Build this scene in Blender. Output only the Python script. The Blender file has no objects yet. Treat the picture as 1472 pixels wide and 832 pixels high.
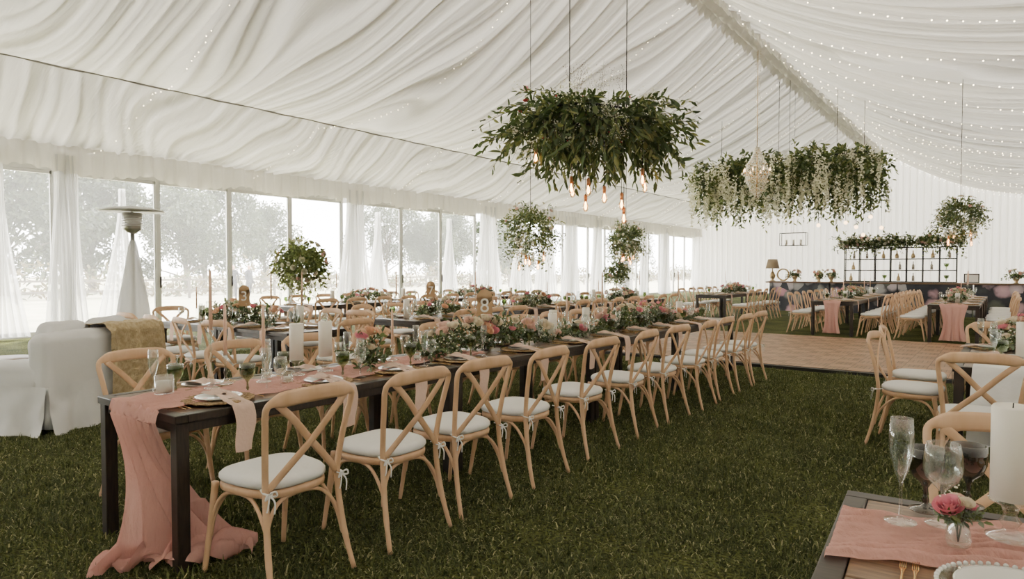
import bpy, math, random
import numpy as np
from mathutils import Vector, Matrix
random.seed(7); rng=np.random.default_rng(7)
C=bpy.context.scene.collection
pi=math.pi
# ------------------------------------------------------------------ materials
def newmat(name):
    m=bpy.data.materials.new(name); m.use_nodes=True
    nt=m.node_tree; nt.nodes.clear()
    o=nt.nodes.new('ShaderNodeOutputMaterial'); return m,nt,o
def pbr(name,col,rough=.6,col2=None,scale=20.,stretch=(1,1,1),bump=0.,bscale=None,metal=0.,trans=0.,coat=0.,detail=4,spec=None):
    m,nt,o=newmat(name); b=nt.nodes.new('ShaderNodeBsdfPrincipled')
    b.inputs['Base Color'].default_value=(*col,1); b.inputs['Roughness'].default_value=rough
    b.inputs['Metallic'].default_value=metal
    b.inputs['Transmission Weight'].default_value=trans
    b.inputs['Coat Weight'].default_value=coat
    if spec is not None: b.inputs['Specular IOR Level'].default_value=spec
    nt.links.new(b.outputs[0],o.inputs[0])
    if col2 is not None or bump>0:
        tc=nt.nodes.new('ShaderNodeTexCoord'); mp=nt.nodes.new('ShaderNodeMapping'); mp.inputs['Scale'].default_value=stretch
        nt.links.new(tc.outputs['Object'],mp.inputs[0])
        nz=nt.nodes.new('ShaderNodeTexNoise'); nz.inputs['Scale'].default_value=scale; nz.inputs['Detail'].default_value=detail
        nt.links.new(mp.outputs[0],nz.inputs[0])
        if col2 is not None:
            r=nt.nodes.new('ShaderNodeValToRGB'); r.color_ramp.elements[0].position=.35; r.color_ramp.elements[1].position=.65
            r.color_ramp.elements[0].color=(*col,1); r.color_ramp.elements[1].color=(*col2,1)
            nt.links.new(nz.outputs['Fac'],r.inputs[0]); nt.links.new(r.outputs[0],b.inputs['Base Color'])
        if bump>0:
            n2=nz
            if bscale:
                n2=nt.nodes.new('ShaderNodeTexNoise'); n2.inputs['Scale'].default_value=bscale; n2.inputs['Detail'].default_value=3
                nt.links.new(mp.outputs[0],n2.inputs[0])
            bp=nt.nodes.new('ShaderNodeBump'); bp.inputs['Strength'].default_value=bump; bp.inputs['Distance'].default_value=.02
            nt.links.new(n2.outputs['Fac'],bp.inputs['Height']); nt.links.new(bp.outputs[0],b.inputs['Normal'])
    return m
def emis(name,col,st):
    m,nt,o=newmat(name); e=nt.nodes.new('ShaderNodeEmission'); e.inputs[0].default_value=(*col,1); e.inputs[1].default_value=st
    nt.links.new(e.outputs[0],o.inputs[0]); return m
def fabric(name,col,transl=.15,transp=0.,tcol=None,bump=0.,bs=(1,1,1),bscale=8,attr=None):
    m,nt,o=newmat(name)
    d=nt.nodes.new('ShaderNodeBsdfDiffuse'); d.inputs[0].default_value=(*col,1)
    t=nt.nodes.new('ShaderNodeBsdfTranslucent'); t.inputs[0].default_value=(*(tcol or col),1)
    mx=nt.nodes.new('ShaderNodeMixShader'); mx.inputs[0].default_value=transl
    if attr: # fold shading put into translucency: upward creases pass less light than hanging folds
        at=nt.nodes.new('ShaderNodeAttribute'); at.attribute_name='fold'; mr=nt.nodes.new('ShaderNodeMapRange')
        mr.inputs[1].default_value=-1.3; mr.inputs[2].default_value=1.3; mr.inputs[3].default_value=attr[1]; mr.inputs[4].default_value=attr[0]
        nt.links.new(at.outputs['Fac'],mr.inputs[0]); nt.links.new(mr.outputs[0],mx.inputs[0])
    nt.links.new(d.outputs[0],mx.inputs[1]); nt.links.new(t.outputs[0],mx.inputs[2])
    last=mx
    if transp>0:
        tp=nt.nodes.new('ShaderNodeBsdfTransparent'); m2=nt.nodes.new('ShaderNodeMixShader'); m2.inputs[0].default_value=transp
        nt.links.new(mx.outputs[0],m2.inputs[1]); nt.links.new(tp.outputs[0],m2.inputs[2]); last=m2
    nt.links.new(last.outputs[0],o.inputs[0])
    if bump>0:
        tc=nt.nodes.new('ShaderNodeTexCoord'); mp=nt.nodes.new('ShaderNodeMapping'); mp.inputs['Scale'].default_value=bs
        nt.links.new(tc.outputs['Object'],mp.inputs[0])
        nz=nt.nodes.new('ShaderNodeTexNoise'); nz.inputs['Scale'].default_value=bscale; nz.inputs['Detail'].default_value=3
        nt.links.new(mp.outputs[0],nz.inputs[0]); bp=nt.nodes.new('ShaderNodeBump'); bp.inputs['Strength'].default_value=bump; bp.inputs['Distance'].default_value=.05
        nt.links.new(nz.outputs['Fac'],bp.inputs['Height']); nt.links.new(bp.outputs[0],d.inputs['Normal'])
    return m
def leafmat(name,col,transl=.3,rough=.5):
    m,nt,o=newmat(name)
    b=nt.nodes.new('ShaderNodeBsdfPrincipled'); b.inputs['Base Color'].default_value=(*col,1); b.inputs['Roughness'].default_value=rough
    t=nt.nodes.new('ShaderNodeBsdfTranslucent'); t.inputs[0].default_value=(min(1,col[0]*1.6),min(1,col[1]*1.7),col[2]*1.1,1)
    mx=nt.nodes.new('ShaderNodeMixShader'); mx.inputs[0].default_value=transl
    nt.links.new(b.outputs[0],mx.inputs[1]); nt.links.new(t.outputs[0],mx.inputs[2]); nt.links.new(mx.outputs[0],o.inputs[0]); return m
def glassmat(name,col,mixt=.75,rough=.03):
    m,nt,o=newmat(name)
    t=nt.nodes.new('ShaderNodeBsdfTransparent'); t.inputs[0].default_value=(*col,1)
    g=nt.nodes.new('ShaderNodeBsdfGlossy'); g.inputs[0].default_value=(1,1,1,1); g.inputs[1].default_value=rough
    lw=nt.nodes.new('ShaderNodeLayerWeight'); lw.inputs[0].default_value=.35
    mr=nt.nodes.new('ShaderNodeMapRange'); mr.inputs[3].default_value=.04; mr.inputs[4].default_value=.6
    nt.links.new(lw.outputs['Facing'],mr.inputs[0])
    mx=nt.nodes.new('ShaderNodeMixShader'); nt.links.new(mr.outputs[0],mx.inputs[0])
    nt.links.new(t.outputs[0],mx.inputs[1]); nt.links.new(g.outputs[0],mx.inputs[2]); nt.links.new(mx.outputs[0],o.inputs[0]); return m

M={}
M['beech']=pbr('beech_wood',(.60,.37,.215),.5,(.70,.46,.29),14,(1,1,.25))
M['cush']=pbr('white_cushion_cloth',(.76,.75,.74),.9,bump=.15,scale=30)
M['tie']=pbr('white_tie_cloth',(.8,.79,.77),.9)
M['dark']=pbr('dark_stained_wood',(.014,.010,.008),.42,(.034,.022,.016),12,(1,8,1))
M['plank']=pbr('table_plank_wood',(.085,.046,.026),.38,(.19,.105,.058),9,(9,1,9))
M['plankx']=pbr('table_plank_wood_x',(.13,.072,.038),.38,(.27,.16,.09),9,(1,9,9))
M['pink']=fabric('pink_muslin',(.80,.46,.40),.28,.08,bump=.4,bs=(1,1,.2),bscale=60)
M['napkin']=pbr('napkin_linen',(.62,.45,.37),.95,bump=.2,scale=60)
M['rattan']=pbr('rattan',(.20,.12,.055),.7,(.46,.31,.16),70,bump=.6)
M['porc']=pbr('porcelain',(.78,.77,.74),.15,coat=.4)
M['gold']=pbr('gold_metal',(.75,.50,.22),.25,metal=1)
M['glass']=glassmat('clear_glass',(.95,.97,.96))
M['green']=glassmat('green_glass',(.50,.58,.38))
M['smoke']=glassmat('smoke_glass',(.36,.33,.30))
M['wax']=pbr('ivory_wax',(.84,.79,.70),.5)
M['peach']=pbr('peach_wax',(.78,.52,.38),.5)
M['black']=pbr('black_metal',(.012,.012,.012),.4,metal=.4)
M['frame']=pbr('white_door_frame',(.58,.58,.56),.4)
M['sofa']=pbr('slipcover_cloth',(.72,.72,.73),.95,bump=.3,scale=5,detail=6)
M['throw']=pbr('camel_throw',(.42,.32,.18),1.,(.56,.45,.28),25,bump=.9,bscale=60)
M['steel']=pbr('brushed_steel',(.42,.41,.38),.35,metal=.8)
M['cover']=fabric('heater_cover_cloth',(.75,.75,.73),.3,.15)
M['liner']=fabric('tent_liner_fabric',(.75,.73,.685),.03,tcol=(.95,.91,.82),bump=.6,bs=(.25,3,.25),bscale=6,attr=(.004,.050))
M['wallfab']=fabric('tent_wall_fabric',(.70,.69,.66),.03,tcol=(.95,.94,.92))
M['wallfab2']=fabric('tent_wall_fabric_back',(.84,.82,.79),.10,tcol=(.95,.94,.92))
M['sheer']=fabric('sheer_curtain',(.86,.86,.85),.55,.30,tcol=(.95,.95,.95))
M['ruffle']=fabric('ruffle_chiffon',(.82,.80,.75),.14,.06)
M['seamshade']=pbr('seam_cord',(.25,.235,.21),.9)
M['pane']=fabric('window_pane_pvc',(.85,.86,.87),.6,.88)
M['leafA']=leafmat('leaf_dark_green',(.065,.095,.042),.35)
M['leafB']=leafmat('leaf_green',(.125,.16,.065),.35)
M['leafC']=leafmat('leaf_olive',(.20,.21,.09),.35)
M['leafE']=leafmat('leaf_eucalyptus',(.20,.25,.19))
M['leafL']=leafmat('leaf_light_lime',(.27,.32,.14),.35)
M['stem']=pbr('plant_stem',(.07,.06,.03),.8)
M['bark']=pbr('tree_bark',(.10,.085,.07),.9,(.16,.14,.12),8)
M['white_fl']=leafmat('white_blossom',(.80,.78,.66),.35)
M['rose1']=leafmat('rose_peach',(.80,.46,.34),.2)
M['rose2']=leafmat('rose_pink',(.78,.28,.38),.2)
M['rose3']=leafmat('rose_cream',(.82,.70,.58),.2)
M['rose4']=leafmat('rose_blush',(.80,.52,.48),.2)
M['red']=leafmat('berry_red',(.45,.06,.05),.1)
M['treeA']=leafmat('tree_leaf_a',(.045,.060,.034),.25)
M['treeB']=leafmat('tree_leaf_b',(.085,.10,.06),.25)
M['shrub']=leafmat('shrub_leaf',(.15,.12,.08),.3)
M['fairy']=emis('fairy_light_glow',(1,.78,.46),26)
M['filament']=emis('bulb_filament_glow',(1,.42,.12),60)
M['bulbg']=glassmat('bulb_glass',(1,.88,.72))
M['copper']=pbr('copper_socket',(.55,.26,.12),.35,metal=.8)
M['cryst']=glassmat('crystal_bead',(.95,.93,.88))
M['crystw']=pbr('crystal_white',(.85,.80,.70),.1,coat=1)
M['sign']=pbr('kraft_sign',(.44,.28,.15),.7)
M['signw']=pbr('sign_number_paint',(.9,.87,.8),.7)
M['shade']=fabric('lamp_shade_cloth',(.55,.45,.33),.4)
M['terr']=pbr('vase_brass',(.45,.33,.18),.3,metal=.7)
M['deck']=pbr('floor_edge_black',(.012,.012,.012),.6)
M['filamentS']=emis('bulb_soft_glow',(1,.62,.3),9)

# ------------------------------------------------------------------ mesh builder
def cr(pts,k=6):
    P=[Vector(p) for p in pts]; out=[]
    for i in range(len(P)-1):
        p0=P[max(i-1,0)];p1=P[i];p2=P[i+1];p3=P[min(i+2,len(P)-1)]
        for j in range(k):
            t=j/k
            out.append(.5*((2*p1)+(p2-p0)*t+(2*p0-5*p1+4*p2-p3)*t*t+(3*p1-p0-3*p2+p3)*t**3))
    out.append(P[-1]); return out
def lerpl(a,n):
    if not isinstance(a,(list,tuple)): return [a]*n
    m=len(a)-1; r=[]
    for i in range(n):
        x=i/(n-1)*m; j=min(int(x),m-1); r.append(a[j]+(a[j+1]-a[j])*(x-j))
    return r
class MB:
    def __init__(s): s.v=[];s.f=[];s.m=[];s.s=[];s.mats=[]
    def mi(s,k):
        if k not in s.mats: s.mats.append(k)
        return s.mats.index(k)
    def add(s,vs,fs,k,smooth=True):
        o=len(s.v); i=s.mi(k)
        s.v.extend([tuple(v) for v in vs])
        for f in fs: s.f.append([a+o for a in f]); s.m.append(i); s.s.append(smooth)
    def tube(s,pts,ra,k,rb=None,n=8,ref=(0,1,0),cap=True):
        P=[Vector(p) for p in pts]; N=len(P); A=lerpl(ra,N); B=lerpl(rb if rb is not None else ra,N); ref=Vector(ref)
        vs=[];fs=[]
        for i in range(N):
            T=(P[min(i+1,N-1)]-P[max(i-1,0)])
            T=T.normalized() if T.length>1e-9 else Vector((0,0,1))
            b=T.cross(ref)
            if b.length<1e-3: b=T.cross(Vector((.3,.5,1)))
            b.normalize(); nn=b.cross(T)
            for j in range(n):
                a=2*pi*(j+.5)/n
                vs.append(P[i]+b*(A[i]*math.cos(a))+nn*(B[i]*math.sin(a)))
        for i in range(N-1):
            for j in range(n):
                j2=(j+1)%n; fs.append([i*n+j,i*n+j2,(i+1)*n+j2,(i+1)*n+j])
        if cap: fs.append(list(range(n))[::-1]); fs.append([(N-1)*n+j for j in range(n)])
        s.add(vs,fs,k)
    def box(s,c,d,k,rz=0.,taper=1.):
        hx,hy,hz=d[0]/2,d[1]/2,d[2]/2; vs=[]
        for z in (-1,1):
            q=taper if z<0 else 1
            for x,y in((-1,-1),(1,-1),(1,1),(-1,1)):
                X,Y=x*hx*q,y*hy*q
                vs.append((c[0]+X*math.cos(rz)-Y*math.sin(rz),c[1]+X*math.sin(rz)+Y*math.cos(rz),c[2]+z*hz))
        s.add(vs,[[3,2,1,0],[4,5,6,7],[0,1,5,4],[1,2,6,5],[2,3,7,6],[3,0,4,7]],k,False)
    def lathe(s,prof,k,c=(0,0,0),n=20,fn=None):
        vs=[];fs=[]
        for r,z in prof:
            for j in range(n):
                a=2*pi*j/n; rr=r*(fn(a,z) if fn else 1)
                vs.append((c[0]+rr*math.cos(a),c[1]+rr*math.sin(a),c[2]+z))
        for i in range(len(prof)-1):
            for j in range(n):
                j2=(j+1)%n; fs.append([i*n+j,i*n+j2,(i+1)*n+j2,(i+1)*n+j])
        if prof[0][0]>1e-6: fs.append(list(range(n))[::-1])
        if prof[-1][0]>1e-6: fs.append([(len(prof)-1)*n+j for j in range(n)])
        s.add(vs,fs,k)
    def sph(s,c,r,k,n=10,sz=1.):
        s.lathe([(max(r*math.sin(pi*i/6),1e-7),-r*sz*math.cos(pi*i/6)) for i in range(7)],k,c,n)
    def grid(s,fn,nu,nv,k,closed=False):
        vs=[fn(i/nu,j/nv) for i in range(nu+1) for j in range(nv+1)]
        fs=[[i*(nv+1)+j,(i+1)*(nv+1)+j,(i+1)*(nv+1)+j+1,i*(nv+1)+j+1] for i in range(nu) for j in range(nv)]
        s.add(vs,fs,k)
    def leaves(s,L):
        if not L: return
        by={}
        for l in L: by.setdefault(l[5],[]).append(l)
        for k,ls in by.items():
            p=np.array([l[0] for l in ls]);d=np.array([l[1] for l in ls]);nn=np.array([l[2] for l in ls])
            ln=np.array([l[3] for l in ls])[:,None];w=np.array([l[4] for l in ls])[:,None]
            d/=np.linalg.norm(d,axis=1)[:,None]+1e-9
            sd=np.cross(d,nn); sd/=np.linalg.norm(sd,axis=1)[:,None]+1e-9; n2=np.cross(sd,d)
            q=[p,p+d*ln*.3+sd*w*.45+n2*w*.15,p+d*ln*.68+sd*w*.4+n2*w*.15-n2*ln*.03,p+d*ln-n2*ln*.12,p+d*ln*.68-sd*w*.4+n2*w*.15-n2*ln*.03,p+d*ln*.3-sd*w*.45+n2*w*.15]
            V=np.stack(q,1).reshape(-1,3); n=len(ls); o=len(s.v); i=s.mi(k)
            s.v.extend(map(tuple,V.tolist()))
            b=np.arange(n)[:,None]*6+o
            F=np.concatenate([b+np.array([[0,1,2,3]]),b+np.array([[0,3,4,5]])],0).tolist()
            s.f.extend(F); s.m.extend([i]*len(F)); s.s.extend([True]*len(F))
    def mesh(s,name):
        me=bpy.data.meshes.new(name); me.from_pydata(s.v,[],s.f)
        for k in s.mats: me.materials.append(M[k])
        me.polygons.foreach_set('material_index',s.m); me.polygons.foreach_set('use_smooth',s.s); me.update(); return me
    def build(s,name,loc=(0,0,0),rz=0.,parent=None,bevel=0,sc=1.):
        o=bpy.data.objects.new(name,s.mesh(name)); C.objects.link(o); o.location=loc; o.rotation_euler=(0,0,rz); o.scale=(sc,sc,sc)
        if parent: o.parent=parent
        if bevel:
            b=o.modifiers.new('bevel','BEVEL'); b.width=bevel; b.segments=2; b.limit_method='ANGLE'
        return o
def inst(name,me,loc,rz=0.,sc=1.,parent=None):
    o=bpy.data.objects.new(name,me); C.objects.link(o); o.location=loc; o.rotation_euler=(0,0,rz); o.scale=(sc,)*3 if not isinstance(sc,tuple) else sc
    if parent: o.parent=parent
    return o
def U(a,b): return random.uniform(a,b)
def rdir(zb=0.):
    v=Vector((random.gauss(0,1),random.gauss(0,1),random.gauss(0,1)+zb)); return v.normalized()

# ------------------------------------------------------------------ shell dims
XL,XR,XRIDGE,YF,YB=-16.8,4.8,-6.0,-6.,43.
ZE=4.1; SL=.39
ZR=ZE+SL*(XRIDGE-XL)
def zroof(x): return ZR-SL*abs(x-XRIDGE)
SECT=[(XL,-14.,.14),(-14.,XRIDGE,.60),(XRIDGE,2.0,.60),(2.0,XR,.14)]
def bay(y): return abs(math.sin(pi*(y-3.4)/5))
def zceil(x,y):
    for x0,x1,s in SECT:
        if x<=x1+1e-6:
            t=(x-x0)/(x1-x0); h=4*t*(1-t)
            return zroof(x)-s*h-.28*(s/.6)*h*bay(y)
    return ZE
def ceiling():
    emp=bpy.data.objects.new('ceiling',None); C.objects.link(emp)
    for si,(x0,x1,sg) in enumerate(SECT):
        big=sg>.3
        nx=44 if big else 16; ny=2400
        t=np.linspace(0,1,nx+1)[:,None]; y=np.linspace(YF,YB,ny+1)[None,:]
        x=x0+(x1-x0)*t+0*y; h=4*t*(1-t)
        tt=t if x0<XRIDGE else 1-t
        yy=y+(1.1 if big else .2)*np.sin(2*pi*y/5.+.5)*(h*.5+.3*(1-tt))+.45*np.sin(y*.83+3*t)+.12*np.sin(y*2.3+7*t)
        def crease(ph):
            s=np.sin(ph); return np.sign(s)*np.abs(s)**.7
        w=(.48*np.sin(yy*2*pi/1.15+1.3*np.sin(yy*.6)+1.5*np.sin(3*t))+.50*crease(yy*2*pi/.56+1.6*np.sin(yy*.9)+2*np.sin(2.5*t))
           +.46*crease(yy*2*pi/.29+2*np.sin(yy*.61+t*2))+.30*np.sin(yy*2*pi/.17+3*np.sin(yy*.37)-t*3)+.13*np.sin(yy*2*pi/.10+2*np.sin(yy*.83)))
        amp=(.085*np.clip(h,0,1)**.45*(.65+.35*np.sin(yy*1.1+t*2)))*(1 if big else .6)
        z=ZR-SL*np.abs(x-XRIDGE)-sg*h-.28*(sg/.6)*h*np.abs(np.sin(pi*(y-3.4)/5))+w*amp
        V=np.stack([x,y+0*x,z],-1).reshape(-1,3)
        i=np.arange(nx)[:,None]*(ny+1)+np.arange(ny)[None,:]; i=i.reshape(-1)
        F=np.stack([i,i+ny+1,i+ny+2,i+1],1)
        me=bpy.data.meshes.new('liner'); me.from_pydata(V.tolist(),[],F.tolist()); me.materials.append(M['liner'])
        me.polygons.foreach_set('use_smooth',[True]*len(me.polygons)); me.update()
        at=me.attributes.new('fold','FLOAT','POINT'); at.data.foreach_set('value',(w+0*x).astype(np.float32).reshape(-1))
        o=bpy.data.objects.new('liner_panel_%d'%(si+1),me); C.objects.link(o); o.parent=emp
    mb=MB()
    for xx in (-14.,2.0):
        mb.tube([(xx,YF+i*49/120,zroof(xx)-.012-.012*math.sin(i*1.7)) for i in range(121)],.018,'seamshade',n=6,ref=(1,0,0))  # dark tubes stand in for the shaded edge along the liner seams
    mb.build('seam_shade_lines',parent=emp)
    mb=MB()
    for sd in (-1,1):
        def f(u,v):
            y=YF+u*49; r=.05+.26*v
            wv=.09*v*math.sin(y*2*pi/.27+1.5*math.sin(y*1.7))+.05*v*math.sin(y*2*pi/.13+sd)
            return (XRIDGE+sd*(r+.04*math.sin(y*7)*v),y,ZR-.16-.17*v+wv-.08*v*math.sin(y*2*pi/1.1)**2)
        mb.grid(f,1500,4,'ruffle')
    def f2(u,v):
        y=YF+u*49; a=(v-.5)*2
        return (XRIDGE+a*.13+.02*math.sin(y*9),y,ZR-.22-.14*(1-a*a)-.07*abs(math.sin(y*2*pi/1.1))+.02*math.sin(y*31))
    mb.grid(f2,1200,6,'ruffle')
    mb.build('trim_ridge')
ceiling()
# walls
def wave(y,a): return a*(math.sin(y*2*pi/.33+1.5*math.sin(y*1.1))+.5*math.sin(y*2*pi/.17+math.sin(y*.7)))
mb=MB()
mb.grid(lambda u,v:(XL+(XR-XL)*u,YB+wave(XL+(XR-XL)*u,.06),v*(zroof(XL+(XR-XL)*u)-.02)),700,3,'wallfab2'); mb.build('wall_back')
mb=MB(); mb.grid(lambda u,v:(XL+(XR-XL)*u,YF-wave(u*20,.05),v*(zroof(XL+(XR-XL)*u)-.02)),200,2,'wallfab'); mb.build('wall_front')
mb=MB(); mb.grid(lambda u,v:(XR+wave(u*49,.04),YF+49*u,v*ZE),500,2,'wallfab'); mb.build('wall_right')
ZW=3.72
mb=MB()
mb.grid(lambda u,v:(XL-.02,YF+49*u,ZW+v*(ZE-ZW)),10,1,'wallfab')
mb.build('wall_left')
def winbay(y0,y1,idx,npan):
    emp=bpy.data.objects.new('window_%d'%idx,None); C.objects.link(emp)
    mb=MB(); w=(y1-y0)/npan
    for i in range(npan+1):
        mb.box((XL,y0+i*w,ZW/2),(.10,.075,ZW),'frame')
        if 0<i<npan:
            mb.box((XL+.06,y0+i*w+.05,1.15),(.04,.03,.28),'black')
    mb.box((XL,(y0+y1)/2,ZW-.05),(.09,y1-y0,.10),'frame')
    mb.box((XL,(y0+y1)/2,.06),(.12,y1-y0,.12),'frame')
    for i in range(npan):
        mb.box((XL,y0+(i+.5)*w,ZW-.14),(.07,w-.08,.07),'frame')
        for q in (.05,w-.05): mb.box((XL+.01,y0+i*w+q,ZW/2),(.05,.05,ZW-.2),'frame')
    mb.build('frame',parent=emp)
    mb=MB(); mb.grid(lambda u,v:(XL-.02,y0+(y1-y0)*u,.12+v*(ZW-.22)),2,2,'pane'); mb.build('pane',parent=emp)
bays=[(-5.9,-2.3,2),(-1.95,1.6,2),(1.92,5.66,2),(5.98,13.5,4),(14.05,20.0,3),(20.9,26.4,3),(27.,32.2,3),(32.6,37.2,3),(37.6,42.8,3)]
for i,(a,b,n) in enumerate(bays): winbay(a,b,i+1,n)
def curtain(yc,w0,w1,name='sheer_curtain',mat='sheer',x=XL+.30,z0=.05,z1=3.95,side=0):
    mb=MB(); ph=U(0,6)
    def f(u,v):
        z=z1+(z0-z1)*v
        ww=w0+(w1-w0)*v**1.5
        y=yc+(u-.5+side*.5)*ww
        fr=9
        return (x+.07*math.sin(u*2*pi*fr+ph)+.03*math.sin(u*2*pi*fr*2.3+v*3),y+.03*math.sin(v*5+u*9),z)
    mb.grid(f,90,12,mat); return mb.build(name)
for yc,w0,w1 in [(-2.1,.5,1.2),(1.75,.5,1.2),(5.8,.45,.8),(4.5,.3,1.1),(13.8,.55,1.5),(20.5,.9,1.9),(22.7,.6,1.9),(24.6,.8,1.9),(26.7,1.0,1.6),(29.2,.6,1.4),(32.4,.8,1.4),(34.5,.5,1.),(37.4,.8,1.6),(42.3,1.2,1.4)]:
    curtain(yc,w0,w1)
for yc in (7.2,15.3,18.9): curtain(yc,.1,1.25,x=XL-.35,z0=.1,z1=3.4)
mb=MB()
def fv(u,v):
    y=YF+49*u
    dr=.48+.16*abs(math.sin(pi*y/2.5))
    return (XL+.36+.07*math.sin(y*2*pi/.28+2*math.sin(y))+.06*v*math.sin(y*2*pi/.75),y,ZE+.06-v*dr+.03*math.sin(y*2*pi/.28)*v)
mb.grid(fv,1300,5,'ruffle'); mb.build('trim_eave_valance')
for yy in (-2.125,1.76,5.82,13.78,20.45,26.7,32.4,37.4):
    mb=MB(); mb.box((0,0,1.8),(.15,.15,3.6),'frame'); mb.box((0,0,.01),(.2,.2,.02),'frame'); mb.build('tent_upright',(XL+.09,yy,0))

# ------------------------------------------------------------------ floor + grass
def grassfloor():
    m,nt,o=newmat('grass_ground'); b=nt.nodes.new('ShaderNodeBsdfPrincipled'); b.inputs['Roughness'].default_value=.95; b.inputs['Specular IOR Level'].default_value=.1
    tc=nt.nodes.new('ShaderNodeTexCoord')
    n1=nt.nodes.new('ShaderNodeTexNoise'); n1.inputs['Scale'].default_value=1.3; n1.inputs['Detail'].default_value=6
    n2=nt.nodes.new('ShaderNodeTexNoise'); n2.inputs['Scale'].default_value=45; n2.inputs['Detail'].default_value=5
    for n in (n1,n2): nt.links.new(tc.outputs['Object'],n.inputs[0])
    r1=nt.nodes.new('ShaderNodeValToRGB'); e=r1.color_ramp.elements; e[0].position=.35; e[1].position=.7; e[0].color=(.045,.056,.020,1); e[1].color=(.125,.140,.055,1)
    nt.links.new(n1.outputs['Fac'],r1.inputs[0])
    r2=nt.nodes.new('ShaderNodeValToRGB'); e=r2.color_ramp.elements; e[0].position=.35; e[1].position=.7; e[0].color=(.3,.3,.3,1); e[1].color=(2.0,1.9,1.5,1)
    nt.links.new(n2.outputs['Fac'],r2.inputs[0])
    mx=nt.nodes.new('ShaderNodeMix'); mx.data_type='RGBA'; mx.blend_type='MULTIPLY'; mx.inputs[0].default_value=1
    nt.links.new(r1.outputs[0],mx.inputs[6]); nt.links.new(r2.outputs[0],mx.inputs[7]); nt.links.new(mx.outputs[2],b.inputs['Base Color'])
    bp=nt.nodes.new('ShaderNodeBump'); bp.inputs['Strength'].default_value=1; bp.inputs['Distance'].default_value=.05
    nt.links.new(n2.outputs['Fac'],bp.inputs['Height']); nt.links.new(bp.outputs[0],b.inputs['Normal']); nt.links.new(b.outputs[0],o.inputs[0])
    M['ground']=m
grassfloor()
mb=MB(); mb.grid(lambda u,v:(XL+(XR-XL)*u,YF+49*v,0),20,40,'ground'); mb.build('floor')
M['outground']=pbr('outside_lawn',(.36,.36,.24),.95,(.52,.48,.36),.6,detail=8)
mb=MB(); mb.grid(lambda u,v:(-160+280*u,-80+260*v,-.03),4,4,'outground'); mb.build('outside_lawn')
M['bladeA']=leafmat('grass_blade_a',(.058,.072,.024),.15,.9); M['bladeB']=leafmat('grass_blade_b',(.135,.150,.052),.15,.9); M['bladeC']=leafmat('grass_blade_dry',(.36,.33,.17),.2,.9)
def grasstile(n):
    mb=MB(); k=[('bladeA',.54),('bladeB',.36),('bladeC',.10)]
    nc=46; cl=rng.random((nc,2)); chh=.45+1.1*rng.random(nc)
    for kk,fr in k:
        m=int(n*fr); p=rng.random((m,2))
        ci=rng.integers(0,nc,m); c=cl[ci]; a=(rng.random(m)**.6)[:,None]*.93*(rng.random(m)<.7)[:,None]; p=p*(1-a)+c*a
        dens=np.where(a[:,0]>.4,chh[ci],.6)
        p=p-.5
        th=rng.random(m)*2*pi; L=(.018+.032*rng.random(m))*dens; lean=.3+1.0*rng.random(m); w=.0025+.0018*rng.random(m)
        if kk=='bladeC': lean+=.6
        dx=np.cos(th);dy=np.sin(th); bx=p[:,0];by=p[:,1]
        z0=np.zeros(m)
        A=np.stack([bx-dy*w,by+dx*w,z0],1);B=np.stack([bx+dy*w,by-dx*w,z0],1)
        hx=L*np.sin(lean)*.4;hz=L*np.cos(lean*.5)*.6
        Cc=np.stack([bx+dx*hx+dy*w*.8,by+dy*hx-dx*w*.8,hz],1);D=np.stack([bx+dx*hx-dy*w*.8,by+dy*hx+dx*w*.8,hz],1)
        tx=L*np.sin(lean);tz=L*np.maximum(np.cos(lean),.05)+hz*.25
        T=np.stack([bx+dx*tx,by+dy*tx,tz],1)
        V=np.stack([A,B,Cc,D,T],1).reshape(-1,3); o=len(mb.v); mb.v.extend(map(tuple,V.tolist()))
        b=np.arange(m)[:,None]*5+o; i=mb.mi(kk)
        F=(b+np.array([[0,1,2,3]])).tolist()+(b+np.array([[3,2,4]])).tolist()
        mb.f.extend(F); mb.m.extend([i]*len(F)); mb.s.extend([False]*len(F))
    return mb.mesh('grass_tile')
gt=[grasstile(6500),grasstile(6500),grasstile(6500)]
gemp=bpy.data.objects.new('lawn_grass',None); C.objects.link(gemp)
for ix in range(-11,3):
    for iy in range(0,15):
        if iy>=10 and ix>-7 and ix<2: continue
        inst('grass_tile',random.choice(gt),(ix+.5,iy+.5,0),random.randint(0,3)*pi/2,(random.choice((-1,1))*1.03,1.03,U(.8,1.15)),gemp)
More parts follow.
